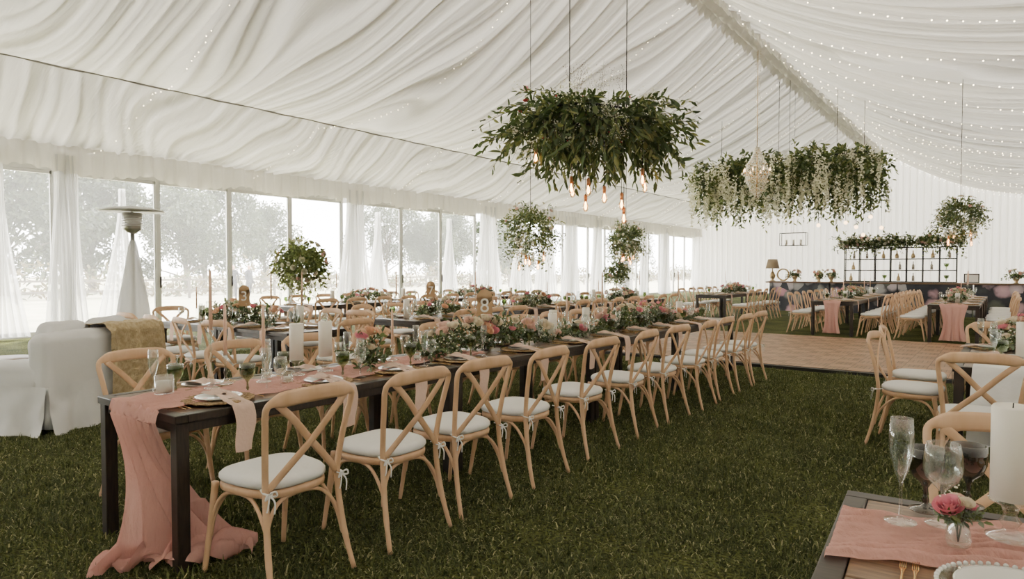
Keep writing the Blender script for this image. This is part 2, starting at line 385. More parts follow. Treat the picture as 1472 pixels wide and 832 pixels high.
def parquet():
    m,nt,o=newmat('parquet'); b=nt.nodes.new('ShaderNodeBsdfPrincipled'); b.inputs['Roughness'].default_value=.48; b.inputs['Specular IOR Level'].default_value=.3
    tc=nt.nodes.new('ShaderNodeTexCoord')
    ck=nt.nodes.new('ShaderNodeTexChecker'); ck.inputs['Scale'].default_value=1/.3; nt.links.new(tc.outputs['Object'],ck.inputs[0])
    cols=[]
    for q,rot in enumerate((0,pi/2)):
        mp=nt.nodes.new('ShaderNodeMapping'); mp.inputs['Rotation'].default_value=(0,0,rot); nt.links.new(tc.outputs['Object'],mp.inputs[0])
        br=nt.nodes.new('ShaderNodeTexBrick'); br.inputs['Scale'].default_value=1; br.inputs['Brick Width'].default_value=.3; br.inputs['Row Height'].default_value=.06; br.offset=0
        g=1.0 if q==0 else .68
        br.inputs['Mortar Size'].default_value=.004; br.inputs['Color1'].default_value=(.28*g,.15*g,.08*g,1); br.inputs['Color2'].default_value=(.44*g,.26*g,.15*g,1); br.inputs['Mortar'].default_value=(.06,.03,.02,1)
        nt.links.new(mp.outputs[0],br.inputs[0]); cols.append(br)
    mx=nt.nodes.new('ShaderNodeMix'); mx.data_type='RGBA'; nt.links.new(ck.outputs['Fac'],mx.inputs[0]); nt.links.new(cols[0].outputs[0],mx.inputs[6]); nt.links.new(cols[1].outputs[0],mx.inputs[7])
    nt.links.new(mx.outputs[2],b.inputs['Base Color']); nt.links.new(b.outputs[0],o.inputs[0]); M['parquet']=m
parquet()
mb=MB(); mb.box((-2.2,12.65,.025),(8.0,4.9,.05),'parquet')
for c,d in (((-2.2,10.16,.022),(8.1,.1,.044)),((-2.2,15.14,.022),(8.1,.1,.044)),((-6.25,12.65,.022),(.1,5.06,.044)),((1.85,12.65,.022),(.1,5.06,.044))): mb.box(c,d,'deck')
mb.build('dance_floor')

# ------------------------------------------------------------------ chair
def outline(sc,z,n=32):
    r=[]
    for j in range(n):
        a=2*pi*j/n; ca,sa=math.cos(a),math.sin(a); e=.62
        x=math.copysign(abs(ca)**e,ca); y=math.copysign(abs(sa)**e,sa)
        hw=.207+.022*y
        r.append((x*hw*sc,.005+y*.212*sc,z))
    return r
def ringloft(mb,rings,k,capb=True,capt=True):
    n=len(rings[0]); vs=[p for r in rings for p in r]; fs=[]
    for i in range(len(rings)-1):
        for j in range(n):
            j2=(j+1)%n; fs.append([i*n+j,i*n+j2,(i+1)*n+j2,(i+1)*n+j])
    if capb: fs.append(list(range(n))[::-1])
    if capt: fs.append([(len(rings)-1)*n+j for j in range(n)])
    mb.add(vs,fs,k)
def chairmesh():
    mb=MB()
    full=[(-.228,-.290,0),(-.210,-.237,.20),(-.198,-.205,.45),(-.210,-.222,.62),(-.227,-.25,.76),(-.236,-.266,.83),(-.225,-.279,.868),(-.17,-.292,.885),(-.09,-.308,.892),(0,-.314,.894)]
    full=full+[(-x,y,z) for x,y,z in full[-2::-1]]
    P=cr(full,5)
    ra=[];rb=[]
    for p in P:
        t=max(0,min(1,(.235-abs(p.x))/.075)) if p.z>.8 else 0
        t=t*t*(3-2*t)
        ra.append(.0155+.0215*t); rb.append(.0145-.004*t)
        if p.z<.15: ra[-1]=.013; rb[-1]=.013
    mb.tube(P,ra,'beech',rb,n=10,ref=(0,1,0))
    for s,oy in ((1,0),(-1,.014)):
        mb.tube(cr([(s*-.193,-.213+oy*.3,.475),(s*-.11,-.243+oy,.565),(0,-.272+oy,.675),(s*.10,-.29+oy,.785),(s*.185,-.286+oy*.3,.865)],5),.019,'beech',.0055,n=8,ref=(0,1,0))
        mb.tube(cr([(s*.2,.19,.445),(s*.205,.215,.28),(s*.22,.26,0)],6),[.0175,.016,.0125],'beech',n=8,ref=(1,0,0))
        mb.tube(cr([(s*.208,.232,.17),(s*.203,.20,.30),(s*.19,.13,.395),(s*.185,0,.418),(s*.185,-.10,.395),(s*.195,-.195,.29),(s*.205,-.235,.17)],5),.0095,'beech',n=6,ref=(1,0,0))
    for yy,y2 in ((.222,.185),(-.228,-.185)):
        mb.tube(cr([(-.207,yy,.18),(-.19,(yy+y2)/2,.30),(-.12,y2,.395),(0,y2*.98,.418),(.12,y2,.395),(.19,(yy+y2)/2,.30),(.207,yy,.18)],5),.0095,'beech',n=6,ref=(0,1,0))
    ringloft(mb,[outline(.95,.416),outline(1,.423),outline(1.01,.44),outline(1,.452),outline(.95,.455)],'beech')
    cz=outline
    ringloft(mb,[cz(.93,.456),cz(1.0,.463),cz(1.03,.476),cz(1.025,.49),cz(.97,.503),cz(.85,.511),cz(.5,.516),cz(.05,.517)],'cush')
    for s in (1,-1):
        x=s*.2
        mb.tube(cr([(x-.005*s,-.17,.475),(x+.012*s,-.215,.47),(x+.005,-.235,.462),(x-.02*s,-.225,.47)],4),.008,'tie',.003,n=6,ref=(0,0,1))
        mb.tube(cr([(x,-.235,.465),(x+.02,-.25,.478),(x+.03,-.25,.458),(x+.015,-.24,.455),(x,-.235,.465)],4),.005,'tie',.002,n=6,ref=(0,1,0))
        mb.tube(cr([(x,-.235,.465),(x-.02,-.25,.472),(x-.028,-.25,.452),(x-.012,-.24,.452),(x,-.235,.465)],4),.005,'tie',.002,n=6,ref=(0,1,0))
        mb.tube(cr([(x,-.238,.462),(x+.018,-.25,.43),(x+.012,-.255,.38)],4),.0045,'tie',.0015,n=6,ref=(0,1,0))
        mb.tube(cr([(x,-.238,.462),(x-.015,-.25,.42),(x-.022,-.25,.395)],4),.0045,'tie',.0015,n=6,ref=(0,1,0))
    return mb.mesh('dining_chair')
CH=chairmesh()
def chair(x,y,rz,j=.06): inst('dining_chair',CH,(x+U(-.02,.02),y,0),rz+U(-j,j))
FX=pi/2; TX=-pi/2
# ------------------------------------------------------------------ tables
def table(cx,cy,lx,ly,rz=0,mat='plank',n='dining_table'):
    mb=MB(); h=.76; fw=.06
    mb.box((0,-ly/2+fw/2,h-.02),(lx,fw,.04),'dark'); mb.box((0,ly/2-fw/2,h-.02),(lx,fw,.04),'dark')
    mb.box((-lx/2+fw/2,0,h-.02),(fw,ly-2*fw,.04),'dark'); mb.box((lx/2-fw/2,0,h-.02),(fw,ly-2*fw,.04),'dark')
    iw,il=lx-2*fw,ly-2*fw; k=5
    if ly>=lx:
        w=iw/k
        for i in range(k): mb.box((-iw/2+(i+.5)*w,0,h-.019),(w-.004,il-.004,.034),mat)
    else:
        w=il/k
        for i in range(k): mb.box((0,-il/2+(i+.5)*w,h-.019),(iw-.004,w-.004,.034),'plankx')
    for sx in (-1,1):
        for sy in (-1,1): mb.box((sx*(lx/2-.04),sy*(ly/2-.04),.36),(.062,.062,.72),'dark')
    a=.05
    for s in (-1,1):
        mb.box((s*(lx/2-.035),0,h-.04-a/2),(.025,ly-.14,a),'dark'); mb.box((0,s*(ly/2-.035),h-.04-a/2),(lx-.14,.025,a),'dark')
    return mb.build(n,(cx,cy,0),rz,bevel=.004)
def longtable(x,y0,y1,w=.86):
    n=max(1,round((y1-y0)/2.)); L=(y1-y0)/n
    for i in range(n): table(x,y0+(i+.5)*L,w,L-.006)
# ---- tableware
mb=MB()
mb.lathe([(0.0001,.004),(.09,.004),(.165,.009),(.172,.012),(.165,.016),(.09,.010),(.0001,.010)],'rattan',(0,.20,0),n=36,fn=lambda a,z:1+.045*abs(math.sin(a*8)))
for j in range(16):
    a=2*pi*j/16; mb.lathe([(.022,0.006),(.028,.012),(.022,.018),(.016,.012)],'rattan',(.155*math.cos(a),.20+.155*math.sin(a),0),n=8)
mb.lathe([(.0001,.012),(.07,.012),(.115,.024),(.117,.027),(.11,.026),(.07,.017),(.0001,.017)],'porc',(0,.20,0),n=32)
def nap(u,v):
    s=u*.50; w=.042+.012*math.sin(u*3)
    x=(v-.5)*2*w+.008*math.sin(u*12)
    fold=.006*math.sin(v*9)
    if s<.26: return (x+.01,.25-s*1.04,.034+fold-.028*max(0,(s-.1))/.16*1.)
    q=s-.26
    return (x*(1+.3*q)+.012*math.sin(v*7+q*9),-.022-.012*math.sin(q*10),.008+fold*.4-q)
mb.grid(nap,26,8,'napkin')
mb.grid(lambda u,v:((u-.5)*.11+.01,.18+v*.12,.036+.022*math.sin(u*3.1)*math.sin(v*3.1)+.006*math.sin(u*14)),8,8,'napkin')
for x,tip in ((-.20,1),(-.225,1),(.20,0)):
    mb.tube(cr([(x,.10,.004),(x,.18,.006),(x,.24,.004),(x,.29,.006)],4),[.004,.003,.004,.011 if tip else .008],'gold',.0015,n=6,ref=(0,0,1))
PS=mb.mesh('place_setting')
def lat(prof,k,n=18,ribs=0):
    m=MB(); m.lathe(prof,k,n=n,fn=(lambda a,z:1+.03*math.sin(a*ribs) if z>.09 else 1) if ribs else None); return m
gp=[(.0001,0),(.036,.001),(.037,.004),(.012,.010),(.006,.02),(.009,.03),(.005,.04),(.0055,.06),(.014,.075),(.033,.092),(.041,.115),(.043,.14),(.041,.165),(.039,.165),(.040,.14),(.038,.116),(.030,.096),(.0001,.082)]
GOB=lat(gp,'green',24,12).mesh('green_goblet')
FLU=lat([(.0001,0),(.034,.001),(.035,.004),(.010,.008),(.004,.015),(.0035,.09),(.006,.10),(.016,.125),(.026,.17),(.0275,.20),(.024,.25),(.023,.25),(.026,.20),(.0245,.17),(.014,.127),(.0001,.108)],'glass',20).mesh('champagne_flute')
WIN=lat([(.0001,0),(.034,.001),(.035,.004),(.010,.008),(.004,.015),(.004,.075),(.014,.085),(.034,.105),(.040,.13),(.038,.16),(.033,.185),(.032,.185),(.037,.16),(.039,.13),(.032,.107),(.0001,.09)],'glass',20).mesh('wine_glass')
SMK=lat(gp,'smoke',24,12).mesh('smoked_goblet')
def pillar(h,r=.04,hold=0.,k='wax'):
    m=MB()
    if hold>0:
        m.lathe([(.0001,0),(.05,.002),(.052,.008),(.02,.018),(.014,hold*.3),(.024,hold*.45),(.014,hold*.6),(.02,hold-.018),(.045,hold-.006),(.047,hold),(.0001,hold)],'glass',n=20)
    m.lathe([(.0001,hold),(r,hold),(r,hold+h-.006),(r-.004,hold+h),(r-.012,hold+h-.004),(.0001,hold+h-.012)],k,n=28)
    m.tube([(0,0,hold+h-.012),(.001,0,hold+h+.006)],.0015,'black',n=5); return m.mesh('ivory_candle')
PIL=pillar(.2,.043); PIL2=pillar(.27,.043); PILH=pillar(.23,.043,.10); PILT=pillar(.2,.04,.09)
def taper(h,hold):
    m=MB(); m.lathe([(.0001,0),(.04,.002),(.042,.008),(.012,.02),(.007,.05),(.012,.07),(.006,.09),(.006,hold-.05),(.014,hold-.03),(.016,hold),(.0001,hold)],'glass',n=16)
    m.lathe([(.0001,hold-.01),(.0105,hold-.01),(.0085,hold+h*.7),(.007,hold+h),(.0001,hold+h+.008)],'peach',n=12); m.tube([(0,0,hold+h),(0,.001,hold+h+.015)],.0012,'black',n=5)
    return m.mesh('taper_candle')
TAP=taper(.28,.18); TAP2=taper(.32,.34); TAP3=taper(.25,.12)
m=MB(); m.lathe([(.0001,0),(.045,0),(.048,.01),(.048,.10),(.046,.10),(.045,.012),(.0001,.012)],'glass',n=24); m.lathe([(.0001,.012),(.04,.012),(.04,.07),(.0001,.068)],'wax',n=20); VOT=m.mesh('glass_candle_holder')
m=MB(); m.lathe([(.0001,0),(.03,0),(.036,.02),(.03,.045),(.034,.055),(.032,.055),(.028,.045),(.033,.02),(.0001,.006)],'glass',n=16); m.lathe([(.0001,.006),(.022,.006),(.022,.03),(.0001,.03)],'wax',n=12); TEA=m.mesh('tealight_holder')
def rosepts():
    m=MB(); L=[(3,.007,.034,.0),(4,.014,.034,.5),(5,.021,.031,1.1),(6,.028,.025,.3)]
    for n,r,h,ph in L:
        for i in range(n):
            a0=2*pi*i/n+ph; wd=2*pi/n*.8
            def f(u,v):
                a=a0+(u-.5)*wd*2*(.45+.55*math.sin(pi*min(1,v*.6+.2))); rr=.004+r*math.sin(min(1,v*1.1)*pi*.5)+(.005 if v>.9 else 0)*(r/.03)
                return (rr*math.cos(a),rr*math.sin(a),h*(v**1.2)+.003*(1-abs(u-.5)*2))
            m.grid(f,3,4,'rose1')
    return np.array(m.v),m.f
RV,RF=rosepts()
def rose(mb,p,k,sc=1.,d=None):
    d=d or rdir(1.); q=Vector((0,0,1)).rotation_difference(Vector(d)).to_matrix()
    R=np.array(q)*sc; V=RV@R.T+np.array(p); mb.add(V.tolist(),RF,k)
def branch(L,st,d,ln,droop,n,ll,lw,ks,mb=None,out=.5):
    st=Vector(st);d=Vector(d).normalized()
    for i in range(n):
        t=(i+.6)/n
        p=st+d*(ln*t)+Vector((0,0,-droop*t*t)); tg=(d*ln+Vector((0,0,-2*droop*t))).normalized()
        ld=(tg*(1-out)+rdir()*out*1.1); L.append((tuple(p),tuple(ld),tuple(rdir(1.2)),ll*U(.7,1.2),lw*U(.8,1.2),random.choice(ks)))
    if mb:
        mb.tube([st+d*(ln*t)+Vector((0,0,-droop*t*t)) for t in (0,.25,.5,.75,1)],[.004,.0015],'stem',n=3,cap=False)
def wist(L,p,ln,ll=.035,dens=70,r=.04,k='white_fl'):
    n=int(dens*ln)
    for i in range(n):
        t=random.random(); rr=r*(1-t*.8)*math.sqrt(random.random()); a=U(0,2*pi)
        L.append(((p[0]+rr*math.cos(a),p[1]+rr*math.sin(a),p[2]-t*ln),tuple(rdir(-.3)),tuple(rdir()),ll*U(.7,1.2),ll*.8,k))
def garland(x,y0,y1,z=.765,seed=1,w=.21,name='floral_garland',rz=0,dens=1.,hh=1.):
    random.seed(seed); mb=MB(); L=[]; ln=y1-y0; n=int(110*ln*dens)
    for i in range(n):
        y=U(-ln/2,ln/2); fall=(1-.5*abs(2*y/ln)**2)*(1 if hh==1 else .8)
        d=Vector((U(-1,1),U(-.8,.8),U(.15,1.5)*hh)).normalized()
        branch(L,(U(-w,w)*.5*fall,y,U(.01,.15)*fall*hh),d,U(.12,.28)*fall,U(.0,.08),random.randint(7,11),U(.035,.06),U(.018,.034),['leafE','leafE','leafB','leafA','leafA'],mb,.6)
    L=[l for l in L if l[0][2]>.012]
    for i in range(int(200*ln*dens)):
        y=U(-ln/2,ln/2); L.append(((U(-w,w),y,U(.08,.30)*hh*(1-.4*abs(2*y/ln)**2)),tuple(rdir()),tuple(rdir()),.018,.015,'white_fl'))
    mb.leaves(L)
    for i in range(int(21*ln*dens)):
        y=U(-ln/2,ln/2)*.95; xx=U(-w,w)*.85; zz=hh*.23*(1-(xx/w)**2*.45)*(1-.4*abs(2*y/ln)**2)+U(-.05,.05)*hh
        rose(mb,(xx,y,max(.04,zz)),random.choice(['rose1','rose2','rose3','rose4','rose3','rose4']),U(.9,1.6),Vector((xx*4+U(-.4,.6),U(-.7,.2),.9)).normalized())
    return mb.build(name,(x,(y0+y1)/2,z),rz)
garland(-3.56,3.60,5.2,seed=3); garland(-3.56,6.35,8.25,seed=5)
garland(-3.56,5.15,6.4,seed=6,w=.13,dens=.45,hh=.5); garland(-3.56,8.2,9.3,seed=7,w=.13,dens=.5,hh=.5)
g=garland(-7.9,-.75,.75,seed=9); g.location=(-7.9,4.72,.765); g.rotation_euler=(0,0,pi/2)
garland(-7.05,9.6,10.6,seed=11); garland(-7.05,13.,14.2,seed=12); garland(-6.85,6.9,7.7,seed=13,w=.22)
garland(-11.1,9,10.2,seed=14); garland(-11.1,12.5,14,seed=15); garland(-3.1,17.5,19.,seed=16); garland(-.85,16.8,18.4,seed=17); garland(-6.6,19,21,seed=18)
garland(-3.5,2.98,3.12,seed=31,w=.08,name='flower_posy',dens=1.5)

# Row A
random.seed(21)
longtable(-3.555,1.53,9.5)
YA=[1.86,2.53,3.12,3.78,4.58,5.38,6.1,6.8,7.45,8.1,8.75]
def seatset(x,y,rz,glasses=True,z=.762,ps=True):
    c,s=math.cos(rz),math.sin(rz)
    def w(a,b): return (x+a*c-b*s,y+a*s+b*c,z)
    if ps: inst('place_setting',PS,w(0,0),rz)
    if glasses:
        inst('green_goblet',GOB,w(.21+U(-.02,.02),.28),U(0,6)); inst('champagne_flute',FLU,w(.29,.22+U(-.02,.02)),0)
        if random.random()<.6: inst('wine_glass',WIN,w(-.27,.24),0)
for y in YA:
    chair(-2.80,y,FX); seatset(-3.125,y,FX)
YA2=[2.02,2.72,3.35,4.05,4.85,5.6,6.3,7.0,7.65,8.3,8.95]
for y in YA2:
    chair(-4.33,y,TX); seatset(-3.985,y,TX)
for y,mesh,nm,x in [(1.95,TAP2,'taper_candle',-3.56),(2.25,TAP,'taper_candle',-3.52),(2.08,TAP,'taper_candle',-3.64),(2.52,PILH,'ivory_candle',-3.58),(2.74,PILH,'ivory_candle',-3.58),(2.35,TEA,'tealight_holder',-3.43),(1.72,VOT,'glass_candle_holder',-3.62),(2.36,TEA,'tealight_holder',-3.66),(3.35,TAP3,'taper_candle',-3.6),(3.5,TEA,'tealight_holder',-3.5),
    (5.36,PIL2,'ivory_candle',-3.52),(5.55,PILT,'ivory_candle',-3.64),(5.95,PIL,'ivory_candle',-3.5),(6.13,PILT,'ivory_candle',-3.6),(6.25,TAP2,'taper_candle',-3.47),(5.75,TAP,'taper_candle',-3.6),(8.4,PIL2,'ivory_candle',-3.5),(8.6,TAP2,'taper_candle',-3.6),(8.9,TAP,'taper_candle',-3.5),(9.1,PIL,'ivory_candle',-3.6)]:
    inst(nm,mesh,(x,y,.785 if y<4.3 else .762),0)
def sign(txt,x,y,z,rz):
    mb=MB(); mb.box((0,0,.10),(.13,.012,.20),'sign'); mb.box((0,0,.005),(.09,.05,.01),'sign')
    mb.tube([(0,-.006,.198),(0,.006,.198)],.065,'sign',n=24,ref=(0,0,1))
    zz=z-.76
    mb.tube([(0,0,-zz),(0,0,.01)],.006,'black',n=6); mb.lathe([(.035,0),(.035,.006),(.0001,.008)],'black',(0,0,-zz+.001),n=12)
    o=mb.build('table_number_sign',(x,y,z),rz)
    cu=bpy.data.curves.new('number','FONT'); cu.body=txt; cu.size=.17; cu.align_x='CENTER'; cu.extrude=.001; cu.materials.append(M['signw'])
    t=bpy.data.objects.new('number',cu); C.objects.link(t); t.parent=o; t.location=(0,-.010,.07); t.rotation_euler=(pi/2,0,0)
sign('8',-3.6,4.42,1.02,.6); sign('3',-7.6,4.6,1.0,.9); sign('7',-6.9,7.2,1.02,.6)

def q2(a,b,c,t): return a*(1-t)*(1-2*t)+b*4*t*(1-t)+c*t*(2*t-1)
def tri(x):
    s=math.sin(x); return math.copysign(abs(s)**.75,s)
def runner_main():
    mb=MB()
    def f(u,v):
        if u<.36:
            t=u/.36; y=4.2+(1.50-4.2)*t; w=.15+.10*t; cx=-3.55+.05*math.sin(y*3)+ .09*max(0,(t-.6)/.4)
            return (cx+(v-.5)*2*w,y,.764+.011*(1+tri(v*40+math.sin(y*5)*2.5+y*2)*(.6+.4*math.sin(y*7+v*5)))+.004*math.sin(y*34+v*19))
        t=(u-.36)/.64
        if t<.05:
            q=t/.05
            return (-3.46+(v-.5)*.50,1.50-.020*q,.768+.010*(1+tri(v*40+1))-.058*q*q)
        if t<.80:
            q=(t-.05)/.75
            lx=q2(-3.70,-3.37,-3.42,q); ly=q2(1.482,1.455,1.40,q); rx=q2(-3.215,-3.24,-3.08,q); ry=q2(1.482,1.66,1.92,q)
            vv=v+.07*math.sin(q*3.5+v*6)*(1-abs(2*v-1))
            x=lx+(rx-lx)*vv; y=ly+(ry-ly)*vv
            fo=(.012+.042*q**.5)*(1-.25*math.sin(pi*q))
            ph=v*52+1.8*math.sin(q*3+v*5)+q*2; p2=v*21-q*3.
            lim=min(1,(1-v)*4+.1) if q<.6 else 1
            return (x+fo*.45*tri(ph+1.)*lim,y+lim*(fo*tri(ph+.6)+.03*q*math.sin(p2)),.715-.70*q+.012)
        q=(t-.80)/.20
        x=-3.42+.34*v; y=1.40+.52*v
        x2=x+.02*q-.03*math.sin(q*5); y2=y-.13*q*(1-.3*v)+.04*math.sin(q*6+v*8)
        hh=.095*math.sin(pi*min(1,q*1.0))*(.5+.5*tri(v*33+q*7))+.045*abs(math.sin(q*9+v*19))
        return (x2+.03*math.sin(v*37+q*9),y2+.03*math.cos(v*29+q*5),.018+hh)
    mb.grid(f,240,190,'pink'); mb.build('table_runner')
runner_main()
def runner_end(x,y,w,z=.762,ln=.7):
    mb=MB()
    def f(u,v):
        if u<.4: return ((v-.5)*w,.8*(.4-u)/.4,.004+.006*(1+math.sin(v*25)))
        q=(u-.4)/.6; return ((v-.5)*w*(1-.3*math.sin(q*3.1))+.02*math.sin(v*20),-.02-.03*math.cos(v*34)*q-.06*q,.004-q*ln)
    mb.grid(f,20,40,'pink'); mb.build('table_runner',(x,y,z))
runner_end(-3.1,15.9,.34); runner_end(-.85,15.55,.46)

table(-6.98,4.72,1.44,.86,0); table(-8.43,4.72,1.44,.86,0)
for x in (-6.7,-7.35,-8.05,-8.75):
    chair(x,3.98,0,.15); chair(x-.05,5.5,pi,.15); seatset(x,4.29,0); seatset(x,5.15,pi)
chair(-5.95,4.75,FX,.2); chair(-9.5,4.7,TX,.2)
inst('ivory_candle',PIL2,(-6.6,4.7,.762)); inst('ivory_candle',PIL,(-8.9,4.75,.762)); inst('taper_candle',TAP2,(-7.1,4.65,.762)); inst('taper_candle',TAP2,(-6.45,4.62,.762)); inst('taper_candle',TAP,(-8.75,4.6,.762))
table(-6.85,7.3,.95,1.9)
for y in (6.75,7.35,7.95): chair(-6.1,y,FX,.15); chair(-7.6,y,TX,.15); seatset(-6.38,y,FX); seatset(-7.32,y,TX)
chair(-6.85,6.05,0,.2)
inst('ivory_candle',PIL2,(-6.8,6.6,.762)); inst('taper_candle',TAP2,(-6.9,6.5,.762)); inst('taper_candle',TAP2,(-6.7,8.0,.762))
def row(x,y0,y1,sp=.68,dx=.73,gl=True,skip=1):
    longtable(x,y0,y1); n=int((y1-y0-.3)/sp)
    for i in range(n):
        y=y0+.4+i*sp
        chair(x+dx,y,FX,.1); chair(x-dx,y+.1,TX,.1)
        if i%skip==0: seatset(x+.43,y,FX,gl); seatset(x-.43,y+.1,TX,gl)
        if i%3==1: inst('ivory_candle',random.choice((PIL,PIL2)),(x+U(-.06,.06),y+.2,.762)); inst('taper_candle',random.choice((TAP,TAP2)),(x+U(-.1,.1),y+.35,.762))
row(-7.05,9.1,15.1); row(-11.1,7.4,15.4,skip=2); row(-3.1,15.9,21.9,skip=2); row(-.85,15.55,21.5,skip=2); row(-6.6,18.,22.,skip=2)

# T2 right group
table(.12,6.65,.86,1.9)
chair(-.17,5.42,.1,.02); chair(-.62,6.35,TX,.1); chair(-.66,7.15,TX,.1); chair(-.1,7.95,pi,.1); chair(.42,7.9,pi,.1); chair(.86,6.4,FX)
seatset(-.31,6.35,TX); seatset(-.31,7.15,TX); seatset(.1,7.6,pi)
mb=MB()
def wr(u,v):
    if u<.5: return ((v-.5)*.62,1.0*(.5-u)/.5,.005+.003*math.sin(v*20))
    q=(u-.5)/.5; return ((v-.5)*.62*(1+.1*q)+.01*math.sin(v*9),-.025-.03*q*(1+math.sin(v*22)),.005-q*.55)
mb.grid(wr,20,30,'cush'); mb.build('white_table_runner',(.12,5.70,.762))
inst('ivory_candle',PIL2,(.1,6.5,.775)); garland(.12,6.7,7.4,seed=41)

# foreground table
rf=math.radians(4)
table(.66,1.93,2.05,.86,rf)
def ft(a,b,z=.76):
    return (-.365+a*math.cos(rf)+b*math.sin(rf),2.36+a*math.sin(rf)-b*math.cos(rf),z)
mb=MB()
def fr(u,v):
    if u<.12:
        q=1-u/.12; a=-.022-.012*q; zz=.764-.12*q
    else:
        q=(u-.12)/.88; a=-.02+q*1.5; zz=.766
    b=.48-.22*min(1,max(0,a)/.55)+(v-.5)*(.36-.08*min(1,max(0,a)))+.012*math.sin(u*30)
    x,y,_=ft(a,b); g=1+tri(v*46+math.sin(u*9)*2.+u*8)
    return (x,y,zz+.011*g*(.6+.4*math.sin(u*14+v*5))+.003*math.sin(u*80+v*10))
mb.grid(fr,150,130,'pink'); mb.build('table_runner')
inst('champagne_flute',FLU,(-.215,1.985,.79),0,1.10)
inst('smoked_goblet',SMK,(-.175,2.17,.775),0,1.08); inst('smoked_goblet',SMK,(-.08,2.28,.775),0,1.08)
inst('wine_glass',WIN,(-.126,2.03,.79),0,1.15)
inst('ivory_candle',PILH,(.015,2.02,.79))
mb=MB(); mb.lathe([(.0001,0),(.028,0),(.034,.02),(.03,.05),(.016,.07),(.019,.085),(.017,.085),(.014,.07),(.028,.05),(.031,.02),(.0001,.006)],'glass',n=20)
random.seed(77); L=[]
for a,h,k,sc in ((3.9,.10,'rose2',1.15),(1.9,.12,'rose4',.65),(.3,.11,'rose2',.6),(5.5,.125,'rose3',.6)):
    p=(.026*math.cos(a),.026*math.sin(a),h); mb.tube([(0,0,.01),(p[0]*.4,p[1]*.4,.07),(p[0],p[1],h)],.0018,'stem',n=5); rose(mb,p,k,sc,Vector((p[0]*8,p[1]*8-.3,.8)).normalized())
for i in range(14): branch(L,(0,0,.07),(U(-1,1),U(-1,1),U(.2,1)),U(.05,.09),.02,7,.028,.015,['leafE','leafB'],None,.6)
for i in range(60): q=Vector((0,0,.12))+rdir()*U(.02,.06); L.append((tuple(q),tuple(rdir()),tuple(rdir()),.008,.007,'white_fl'))
mb.leaves(L); mb.build('bud_vase',(-.085,1.90,.79),sc=.82)
mb=MB(); mb.lathe([(.0001,0),(.08,0),(.15,.012),(.152,.015),(.145,.015),(.08,.005),(.0001,.005)],'glass',n=48)
for j in range(56):
    a=2*pi*j/56; mb.sph((.150*math.cos(a),.150*math.sin(a),.015),.0055,'porc',8)
mb.lathe([(.0001,.006),(.07,.006),(.118,.02),(.12,.023),(.113,.022),(.07,.011),(.0001,.011)],'porc',n=40)
for x in (-.19,-.215):
    mb.tube(cr([(x,-.10,.004),(x,0,.006),(x,.04,.004)],4),[.004,.003,.009],'gold',.0015,n=6,ref=(0,0,1))
    for q in (-.006,-.002,.002,.006): mb.tube([(x+q,.035,.004),(x+q,.085,.006)],.0011,'gold',n=4)
mb.build('place_setting',(.035,1.72,.762),rf)
inst('place_setting',PS,(.3,2.38,.775),pi+rf)
inst('ivory_candle',PIL,(.22,2.0,.79))
chair(.0,2.66,pi+.03,.0); chair(.62,2.72,pi,.0)

# ------------------------------------------------------------------ lounge sofa
def rbox(mb,c,d,k,r=.06,bulge=.0,n=6,sk=0):
    hx,hy,hz=[q/2 for q in d]
    rings=[]
    def ring(ins,z):
        R=[]; rr=max(r,.01)
        for cx,cy,a0 in ((hx-rr,hy-rr,0),(-hx+rr,hy-rr,pi/2),(-hx+rr,-hy+rr,pi),(hx-rr,-hy+rr,3*pi/2)):
            for i in range(n+1):
                a=a0+pi/2*i/n; R.append((c[0]+(cx+rr*math.cos(a))*(1-ins/hx),c[1]+(cy+rr*math.sin(a))*(1-ins/hy),c[2]+z))
        return R
    for i in range(n+1):
        a=pi/2*i/n; rings.append(ring(r*(1-math.sin(a)) if not sk else 0,-hz+(r*(1-math.cos(a)) if not sk else 0)))
        if sk: break
    for q in (.25,.5,.75): rings.append(ring(-bulge*math.sin(pi*q),-hz+2*hz*q*(1)))
    for i in range(n+1):
        a=pi/2*i/n; rings.append(ring(r*(1-math.cos(a)),hz-r+r*math.sin(a)))
    ringloft(mb,rings,k)
